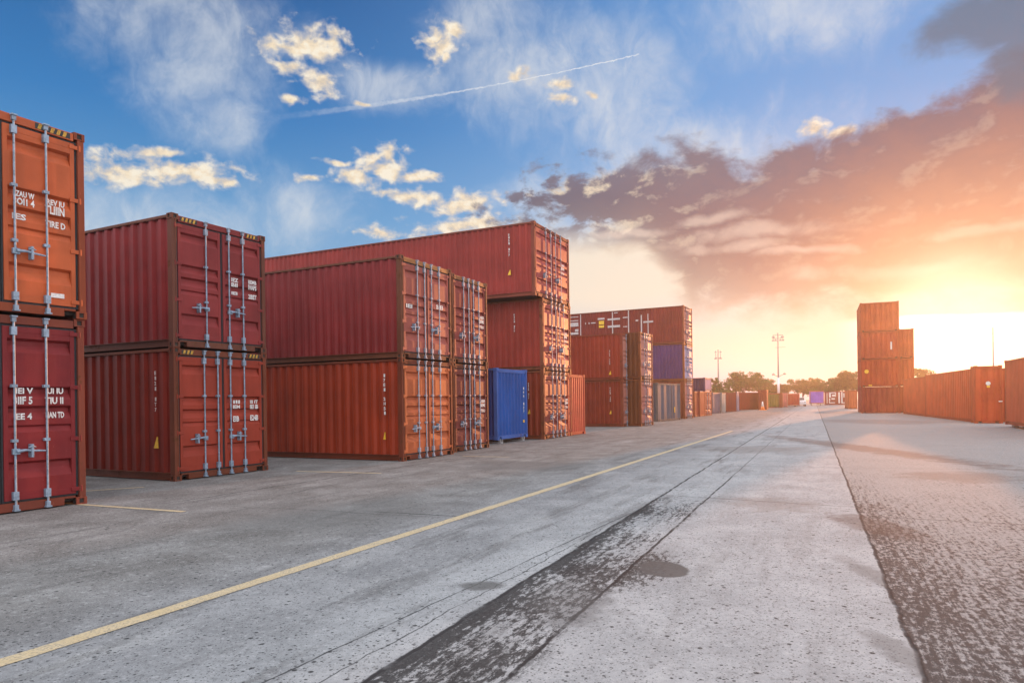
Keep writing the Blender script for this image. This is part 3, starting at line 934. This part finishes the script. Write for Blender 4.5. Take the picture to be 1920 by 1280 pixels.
def line(a, b_, wb=.10):
    """signed distance (metres, + = right of the line seen from the camera) and position along it"""
    A, B = gp(*a), gp(*b_)
    d = (B - A); L = d.length; d /= L
    n = Vector((d.y, -d.x, 0))
    return vdot(t, P2d, tuple(n)) - A.dot(n) + wob * wb + wob2 * wb * .25, (vdot(t, P2d, tuple(d)) - A.dot(d)), L


def crack(c, ln, width, strength=.9, u0=None, u1=None, col=(.03, .03, .032)):
    d, u, L = ln
    mk = d.abs().step(width * .5, width * 1.25, 1, 0) * (noise(t, P2d, 2.2, 4, .7).step(.30, .52) * .75 + .25)
    if u0 is not None: mk = mk * u.step(u0 - .3, u0 + .3)
    if u1 is not None: mk = mk * u.step(u1 - .5, u1 + .5, 1, 0)
    return mixc(t, mk * strength, c, col)


ln_y = line((0, 1243), (1208, 860), .0)
ln_c1 = line((682, 1278), (1350, 860), .10)
ln_c2 = line((944, 1276), (1320, 940), .08)
ln_r = line((1736, 1278), (1571, 860), .10)
big = noise(t, P2d, .22, 5, .6)
mid = noise(t, P2d, 1.1, 6, .65, .3)
strk = noise(t, vmad(t, UV, (.35, 2.6, 0)), 1.0, 7, .65, .3)
strk2 = noise(t, vmad(t, UV, (1.2, 14, 0)), 1.0, 6, .7)
fine = noise(t, P2d, 34, 5, .7)
grit = noise(t, P2d, 120, 3, .7)
slab = mixc(t, mid.step(.3, .7), SLAB_A, SLAB_B)
apron = mixc(t, mid.step(.3, .7), (.135, .128, .122), (.225, .22, .215))
lane = mixc(t, mid.step(.3, .7), (.185, .187, .193), (.28, .283, .29))
c = mixc(t, (ln_y[0] + (big - .5) * 2.0).step(-1.6, .6), apron, lane)
c = mixc(t, ln_c1[0].step(-1.6, .2), c, slab)
# wear streaks along the roadway
c = mixc(t, strk.step(.50, .68) * (ln_c2[0].step(-.4, .3, .62, .22)), c, (.085, .082, .080))
c = mixc(t, strk2.step(.56, .72) * .20, c, (.07, .068, .066))
c = mixc(t, (noise(t, vmad(t, UV, (.5, 1.6, 0), (7, 3, 0)), 1.0, 6, .65).step(.55, .75)) * .35, c, (.44, .44, .43))
# right: rough ribbed surface, tar showing through
rib = noise(t, vmad(t, UV, (1.3, 26, 0)), 1.0, 4, .7)
spk = noise(t, vmad(t, UV, (12, 19, 0)), 1.0, 6, .78)
spk_big = noise(t, vmad(t, UV, (.5, 1.1, 0), (2, 9, 0)), 1.0, 5, .6)
edge_dark = ln_r[0].step(.0, .9, .035, .0)
tar = (spk * .70 + rib * .30 + (spk_big - .5) * .13 + edge_dark + u_.step(3.5, 19, .020, -.095)).step(.465, .56)
rc = mixc(t, mid, (.225, .22, .22), (.30, .29, .285))
rc = mixc(t, tar * .86, rc, (.020, .021, .024))
rmask = ln_r[0].step(-.012, .012)
c = mixc(t, rmask, c, rc)
# dark worn strip between the two cracks
near = ln_c1[1].step(4.2, 9.0, 1, 0) * .75 + ln_c1[1].step(2.0, 5.5, .25, 0)
ins = ln_c1[0].step(-.04, .03) * (ln_c2[0] + wob * .35).step(-.05, .12, 1, 0)
asp = noise(t, vmad(t, UV, (9, 20, 0)), 1.0, 6, .78)
wear = (asp + near * .085 - .035 + (strk2 - .5) * .45 + (noise(t, P2d, .9, 4, .6) - .5) * .50 + ln_c1[0].step(.0, .28, .13, 0)).step(.48, .60) * ins * near.step(.02, .2)
c = mixc(t, wear * .88, c, (.014, .014, .015))
sp2 = (ln_c2[0].step(.0, .8, .34, 0) * ln_c1[1].step(1.5, 3.0) * ln_c1[1].step(3.4, 4.6, 1, 0) * ln_c2[0].step(-.05, 0))
c = mixc(t, (asp + sp2).step(.70, .80) * sp2.step(.01, .1) * .9, c, (.034, .033, .033))
# speckled pits
for sc_, r_, th, st in ((8.5, .19, .56, .95), (17, .23, .46, .92), (42, .30, .38, .85)):
    vd = voro(t, P2d, sc_)
    vr = S(t, vd.k.node.outputs['Color'])
    r0, r1, r2 = sep(t, vr)
    clus = noise(t, P2d, .9, 4, .65)
    on = (r0 * .55 + clus * .75 + ln_y[0].step(-1.5, -.5) * ln_y[0].step(-.3, .2, .10, 0)).step(th + .04, th + .12)
    c = mixc(t, vd.step(r_ * .5, r_, 1, 0) * on * st * rmask.step(0, 1, 1, .35), c, (.026, .026, .028))
tarry = (tar * rmask).mx(wear)
dry = 1.0 - tarry * .80
mg = noise(t, P2d, 13, 5, .72)
c = mixc(t, mg.step(.54, .70) * .50, c, (.085, .085, .085))
c = mixc(t, mg.step(.46, .32) * .40 * dry, c, (.48, .48, .48))
c = mixc(t, fine.step(.55, .68) * .50, c, (.09, .09, .09))
c = mixc(t, fine.step(.45, .32) * .40 * dry, c, (.50, .50, .50))
c = mixc(t, grit.step(.57, .68) * .45 * dry, c, (.52, .52, .52))
c = mixc(t, grit.step(.43, .32) * .45, c, (.07, .07, .07))
# cracks and joints
c = crack(c, ln_c1, .022, .95)
c = crack(c, ln_c2, .018, .95, u1=11)
c = crack(c, ln_c2, .014, .55, u0=11, u1=40)
c = crack(c, line((600, 1229), (1081, 1008), .08), .009, .85, u0=-3, u1=6)
c = crack(c, line((600, 1278), (1090, 1012), .16), .007, .8, u0=-3, u1=5)
c = crack(c, line((1237, 927), (1601, 950), .06), .018, .85, u0=0, u1=line((1237, 927), (1601, 950))[2])
c = crack(c, line((1650, 969), (1920, 983), .06), .02, .8, u0=0)
c = crack(c, line((1262, 872), (1571, 876), .06), .02, .45, u0=0)
c = crack(c, line((700, 958), (860, 968), .15), .030, .9, u0=0, u1=line((700, 958), (860, 968))[2])
c = crack(c, line((320, 942), (720, 880), .3), .028, .8, u0=0, u1=9)
c = crack(c, line((500, 951), (640, 959), .2), .02, .6, u0=0, u1=3)
c = crack(c, ln_r, .020, .9)


def stain(c, px, py, rx, ry, col, op, soft=.25, rough=.45, sc=3.0, keep=None):
    C = gp(px, py); hx = (gp(px + rx, py) - C).length; hy = (gp(px, py - ry) - C).length
    d = vlen(t, vmad(t, P2d, (1 / hx, 1 / hy, 0), (-C.x / hx, -C.y / hy, 0)))
    mk = (d + (noise(t, P2d, sc, 5, .65) - .5) * rough * 2).step(1 - soft, 1 + soft * .4, 1, 0)
    if keep is not None: mk = mk * keep
    return mixc(t, mk * op, c, col)


slab_only = 1.0 - rmask
c = stain(c, 1245, 1066, 46, 15, (.085, .083, .082), .92, .12, .14, 9)
c = stain(c, 905, 1097, 45, 9, (.10, .098, .096), .8, .4, .5, 8)
c = stain(c, 1640, 985, 60, 24, (.075, .055, .05), .55, .5, .9, 5)
c = stain(c, 1600, 838, 48, 24, (.12, .085, .075), .62, .5, 1.0, 2)
c = stain(c, 1690, 1100, 36, 60, (.14, .14, .14), .6, .5, .8, 5, slab_only)
c = stain(c, 1700, 1230, 45, 50, (.13, .13, .13), .6, .5, .8, 6, slab_only)
c = stain(c, 1450, 945, 90, 14, (.17, .15, .14), .45, .5, .9, 3)
c = stain(c, 980, 872, 130, 10, (.12, .12, .12), .6, .5, .9, 1.2)
c = stain(c, 640, 960, 230, 30, (.125, .123, .12), .5, .6, .9, 1.2)
c = stain(c, 1075, 1130, 90, 40, (.09, .09, .09), .5, .6, 1.1, 5)
c = stain(c, 1420, 842, 120, 7, (.17, .15, .14), .5, .5, .9, 1)
c = stain(c, 1640, 790, 110, 5, (.17, .13, .12), .5, .5, .9, .6)
c = stain(c, 1800, 893, 120, 10, (.14, .11, .10), .5, .5, 1.0, 2)
t.links.new(c.k, b.inputs['Base Color'])
put(t, fine * .1 + .86, b.inputs['Roughness'])
b.inputs['Specular IOR Level'].default_value = .06
bump(t, b, fine * .5 + grit * .35 + rib * rmask * 1.2 + spk * rmask, .55, .012)
mb = MB()
nx, ny = 8, 8
for i in range(nx):
    for j in range(ny):
        xa, xb = X0 + (X1 - X0) * i / nx, X0 + (X1 - X0) * (i + 1) / nx
        ya, yb = Y0 + (Y1 - Y0) * j / ny, Y0 + (Y1 - Y0) * (j + 1) / ny
        mb.quad((xa, ya, 0), (xb, ya, 0), (xb, yb, 0), (xa, yb, 0))
g = mb.build('concrete_ground', m); g['kind'] = 'structure'

# painted yellow lines: strips 4 mm above the concrete
m, t, b = new_mat('yellow_road_paint')
Pn = S(t, t.nodes.new('ShaderNodeNewGeometry').outputs['Position'])
n1 = noise(t, Pn, 5, 6, .7); n2 = noise(t, Pn, 60, 4, .7)
c = mixc(t, n1.step(.3, .7), (.46, .355, .20), (.54, .435, .275))
c = mixc(t, (n2 + n1 * .35).step(.66, .78) * .8, c, (.22, .19, .15))
c = mixc(t, noise(t, Pn, 22, 4, .7).step(.62, .70) * .55, c, (.25, .24, .22))
t.links.new(c.k, b.inputs['Base Color']); b.inputs['Roughness'].default_value = .75
bump(t, b, n2, .4, .006)
M_LINE = m


def painted(name, a, b_, width, ext0=0, ext1=0, n=60):
    A, B = gp(*a), gp(*b_)
    d = (B - A).normalized(); A = A - d * ext0; B = B + d * ext1
    L = (B - A).length; nn = Vector((d.y, -d.x, 0))
    mb = MB(); k = 0
    n = max(4, min(400, int(L / .12)))
    for i in range(n + 1):
        p = A + d * (L * i / n)
        wl, wr = width / 2 + random.uniform(-.006, .006), width / 2 + random.uniform(-.006, .006)
        mb.v += [tuple(p - nn * wl + Vector((0, 0, .004))), tuple(p + nn * wr + Vector((0, 0, .004)))]
        if i: mb.f.append((k - 2, k - 1, k + 1, k)); mb.mi.append(0)
        k += 2
    o = mb.build(name, M_LINE); o['kind'] = 'structure'
    return o


painted('yellow_lane_line', (0, 1243), (1208, 860), .15, 3, 16)
painted('yellow_bay_line', (150, 945.5), (345, 959), .10, 3.0)
painted('yellow_bay_line', (150, 921), (270, 913), .09, 1.5)
painted('yellow_bay_line', (590, 884), (715, 887), .10, .5)
painted('yellow_bay_line', (868, 855), (955, 856.5), .10, 0)

# ------------------------------------------------------------------ trees
m, t, b = new_mat('foliage')
Po = objco(t)
fn = noise(t, Po, 1.3, 4, .6)
c = mixc(t, fn.step(.3, .7), (.018, .062, .006), (.070, .160, .015))
c = mixc(t, noise(t, Po, 7, 2, .6).step(.58, .7) * .6, c, (.15, .145, .03))
t.links.new(c.k, b.inputs['Base Color']); b.inputs['Roughness'].default_value = .6
tl = t.nodes.new('ShaderNodeBsdfTranslucent'); t.links.new(c.k, tl.inputs[0])
mx_ = t.nodes.new('ShaderNodeMixShader'); mx_.inputs[0].default_value = .35
t.links.new(b.outputs[0], mx_.inputs[1]); t.links.new(tl.outputs[0], mx_.inputs[2])
t.links.new(mx_.outputs[0], [n for n in t.nodes if n.type == 'OUTPUT_MATERIAL'][0].inputs[0])
M_LEAF = m


def tree(label, px, ytop, dist, width_px, seed, airy=0.0, group='trees beyond the far containers'):
    rng = random.Random(seed)
    d = ray(px, 745); x, y = d.x * dist, dist
    top = EYE + ray(px, ytop).z * dist
    rad = width_px / F * dist / 2
    root = thing('tree', label, 'tree', (x, y, 0), rng.uniform(0, 6), group)
    tr = MB()
    hs = top * .42
    tr.tube([(0, 0, 0), (.06, .02, hs * .5), (.02, .05, hs), (0, 0, top * .75)], [.22, .17, .13, .04], 8)
    tips = []
    for i in range(9):
        th = i * 2.4 + rng.uniform(-.4, .4)
        rr = rad * rng.uniform(.45, .85); zt = top * rng.uniform(.52, .92)
        p0 = (0, 0, hs * rng.uniform(.7, 1.2)); p1 = (math.cos(th) * rr * .5, math.sin(th) * rr * .5, (p0[2] + zt) / 2 + .2)
        p2 = (math.cos(th) * rr, math.sin(th) * rr, zt)
        tr.tube([p0, p1, p2], [.085, .055, .02], 6)
        tips += [p2, p1]
    tips.append((0, 0, top * .86))
    tr.build('trunk', M_BARK, root)
    lf = MB()
    for tp in tips:
        for k in range(7):
            cx = tp[0] + rng.gauss(0, rad * .20); cy = tp[1] + rng.gauss(0, rad * .20); cz = min(top - .3, tp[2] + rng.gauss(0, top * .06))
            if rng.random() < airy: continue
            cr_ = rng.uniform(.28, .62) * min(1.3, rad / 2.2)
            for j in range(60):
                v = Vector((rng.gauss(0, 1), rng.gauss(0, 1), rng.gauss(0, 1))).normalized() * cr_ * rng.uniform(.35, 1.05)
                p = Vector((cx, cy, cz)) + Vector((v.x, v.y, v.z * .72))
                s = rng.uniform(.09, .20)
                a1 = Vector((rng.gauss(0, 1), rng.gauss(0, 1), rng.gauss(0, .7))).normalized()
                a2 = a1.orthogonal().normalized()
                lf.quad(tuple(p - a1 * s), tuple(p - a2 * s * .55), tuple(p + a1 * s), tuple(p + a2 * s * .55))
    lf.build('crown', M_LEAF, root)


TREES = [
    ('thin bushy tree next to the small navy container and behind the shorter lamp mast', 1342, 706, 118, 26, 1, .1),
    ('small open tree just right of the shorter lamp mast', 1362, 716, 122, 26, 2, .35),
    ('large round green tree midway between the two lamp masts', 1394, 698, 124, 60, 3, 0),
    ('reddish airy tree left behind the tall lamp mast', 1438, 709, 130, 50, 4, .2),
    ('low bush like tree right behind the foot of the tall lamp mast', 1468, 719, 128, 36, 5, .1),
    ('broad tree behind the bright red container and the white car', 1505, 709, 138, 62, 6, 0),
    ('short tree with a rounded top behind the violet container', 1534, 708, 142, 34, 7, .1),
    ('round tree behind the container with white lettering', 1569, 705, 132, 44, 8, 0),
    ('tall tree partly hidden behind the four high stack', 1598, 693, 128, 46, 9, 0),
    ('tree top showing over the long low container row on the right', 1738, 689, 105, 52, 10, .1),
]
for lab, px, yt, dist, wpx, sd_, ar in TREES:
    tree(lab, px, yt, dist, wpx, sd_, ar)

# ------------------------------------------------------------------ lamp masts
def mast(label, px, ytop, dist, kind):
    d = ray(px, 745); x, y = d.x * dist, dist
    top = EYE + ray(px, ytop).z * dist
    r = thing('lamp_mast', label, 'lamp mast', (x, y, 0), R(-20), 'lamp masts over the yard')
    MB().tube([(0, 0, 0), (0, 0, top * .5), (0, 0, top)], [.07, .06, .04] if kind == 'bare' else [.17, .13, .08], 12).build('pole', M_LAMP, r, smooth=True)
    MB().box(-.3, .3, -.3, .3, 0, .06).build('base_plate', M_LAMP, r)
    def lamp(cx, cz, tilt=.3, s=1.0):
        mb = MB()
        mb.v += [(cx - .26 * s, -.14, cz), (cx + .26 * s, -.14, cz), (cx + .26 * s, .16, cz + .10), (cx - .26 * s, .16, cz + .10),
                 (cx - .20 * s, -.10, cz + .22 * s), (cx + .20 * s, -.10, cz + .22 * s), (cx + .20 * s, .10, cz + .28 * s), (cx - .20 * s, .10, cz + .28 * s)]
        for q in ((0, 3, 2, 1), (4, 5, 6, 7), (0, 1, 5, 4), (1, 2, 6, 5), (2, 3, 7, 6), (3, 0, 4, 7)): mb.f.append(q); mb.mi.append(0)
        mb.tube([(cx, 0, cz + .2), (cx, 0, cz + .42)], .03, 6)
        mb.build('floodlight', M_LAMP, r)
    if kind == 'tall':
        MB().box(-.85, .85, -.05, .05, top - .42, top - .34).build('cross_arm', M_LAMP, r)
        MB().box(-.85, .85, -.05, .05, top - .95, top - .87).build('cross_arm', M_LAMP, r)
        for cx in (-.7, .7): lamp(cx, top - .84)
        for cx in (-.75, -.35, .4, .8): lamp(cx, top - 1.36, s=.8)
        MB().box(-.5, 1.2, -.03, .03, top * .80, top * .80 + .05).build('side_arm', M_LAMP, r)
        zc = EYE + ray(px, 706).z * dist
        MB().tube([(0, 0, zc), (-.7, 0, zc + .35)], .05, 6).build('bracket', M_LAMP, r); MB().tube([(0, 0, zc), (.9, 0, zc + .45)], .05, 6).build('bracket', M_LAMP, r)
        lamp(-.75, zc + .25); lamp(.95, zc + .3)
        mb = MB(); mb.tube([(0, 0, EYE + ray(px, 738).z * dist), (0, 0, EYE + ray(px, 708).z * dist)], [.21, .20], 12); mb.build('white_sleeve', M_CARWHITE, r, smooth=True)
    elif kind == 'short':
        z1 = EYE + ray(px, 671).z * dist
        for s in (-1, 1):
            MB().tube([(0, 0, z1 - .1), (s * .38, 0, z1 + .1), (s * .42, 0, z1 + .9)], .045, 6).build('bracket', M_LAMP, r)
            lamp(s * .42, z1 - .2, s=.9); lamp(s * .42, z1 + .95, s=.7)
    return r


mast('tall lamp mast with a cross arm of floodlights and a white sleeve at its foot', 1460, 624, 116, 'tall')
mast('shorter lamp mast with two upright lamp brackets, beside the small navy container', 1347.5, 655, 122, 'short')
mast('thin bare mast rising behind the low container row on the right', 1863.5, 613, 62, 'bare')

# ------------------------------------------------------------------ white car and cone at the far end
P = gp(1500.5, 761.5)
car = thing('parked_car', 'small white car parked at the far end between the bright red and the violet container', 'car', (P.x + .75, P.y + 2, 0), R(-18))
mb = MB()
prof = [(-1.9, .28), (-1.9, .72), (-1.75, .86), (-.95, .95), (-.45, 1.42), (.85, 1.46), (1.55, 1.0), (1.9, .9), (1.92, .3)]
for s, wy in ((0, .82),):
    k = len(mb.v)
    for (yy, zz_) in prof:
        wv = wy if zz_ < 1.05 else .62
        mb.v += [(-wv, yy, zz_), (wv, yy, zz_)]
    n = len(prof)
    for i in range(n):
        j = (i + 1) % n
        mb.f.append((k + 2 * i, k + 2 * i + 1, k + 2 * j + 1, k + 2 * j)); mb.mi.append(0)
    mb.f.append(tuple(k + 2 * i for i in range(n))); mb.f.append(tuple(k + 2 * i + 1 for i in reversed(range(n)))); mb.mi += [0, 0]
mb.build('body', M_CARWHITE, car, .05)
mb = MB(); mb.quad((-.68, -.93, 1.0), (.68, -.93, 1.0), (.56, -.52, 1.40), (-.56, -.52, 1.40)); mb.build('windscreen', M_GLASS, car)
for s in (-1, 1):
    MB().box(s * .62 - .14, s * .62 + .14, -1.92, -1.88, .62, .74).build('headlight', M_GREY, car)
    for yy in (-1.2, 1.2):
        MB().tube([(s * .66, yy, .31), (s * .84, yy, .31)], .31, 18).build('wheel', M_TYRE, car)
P = gp(1430, 768.5)
cone = thing('traffic_cone', 'orange traffic cone with a pale sleeve at the corner of a dark red container', 'traffic cone', (P.x, P.y, 0))
MB().box(-.34, .34, -.34, .34, 0, .06).build('base', M_ORANGE, cone)
MB().tube([(0, 0, .06), (0, 0, .42)], [.26, .17], 14).build('cone', M_ORANGE, cone, smooth=True)
MB().tube([(0, 0, .42), (0, 0, 1.05)], [.165, .06], 14).build('sleeve', M_WHITE, cone, smooth=True)

# ------------------------------------------------------------------ the evening air
hz = MB().box(X0 - 3, X1 + 3, Y0 - 3, Y1 + 3, -1.0, 17.0).build('haze', None)
hz['kind'] = 'stuff'
m = bpy.data.materials.new('evening_haze'); m.use_nodes = True
t = m.node_tree; t.nodes.clear()
o = t.nodes.new('ShaderNodeOutputMaterial'); pv = t.nodes.new('ShaderNodeVolumePrincipled')
pv.inputs['Color'].default_value = (.98, .93, .88, 1)
pv.inputs['Density'].default_value = HAZE
pv.inputs['Anisotropy'].default_value = .70
t.links.new(pv.outputs[0], o.inputs['Volume'])
hz.data.materials.clear(); hz.data.materials.append(m)

# ------------------------------------------------------------------ render look
scene.render.engine = 'CYCLES'
scene.cycles.use_denoising = True
scene.cycles.max_bounces = 6
scene.cycles.volume_bounces = 0
scene.view_settings.view_transform = 'Standard'
scene.view_settings.look = 'None'
scene.view_settings.exposure = 0
scene.view_settings.gamma = 1
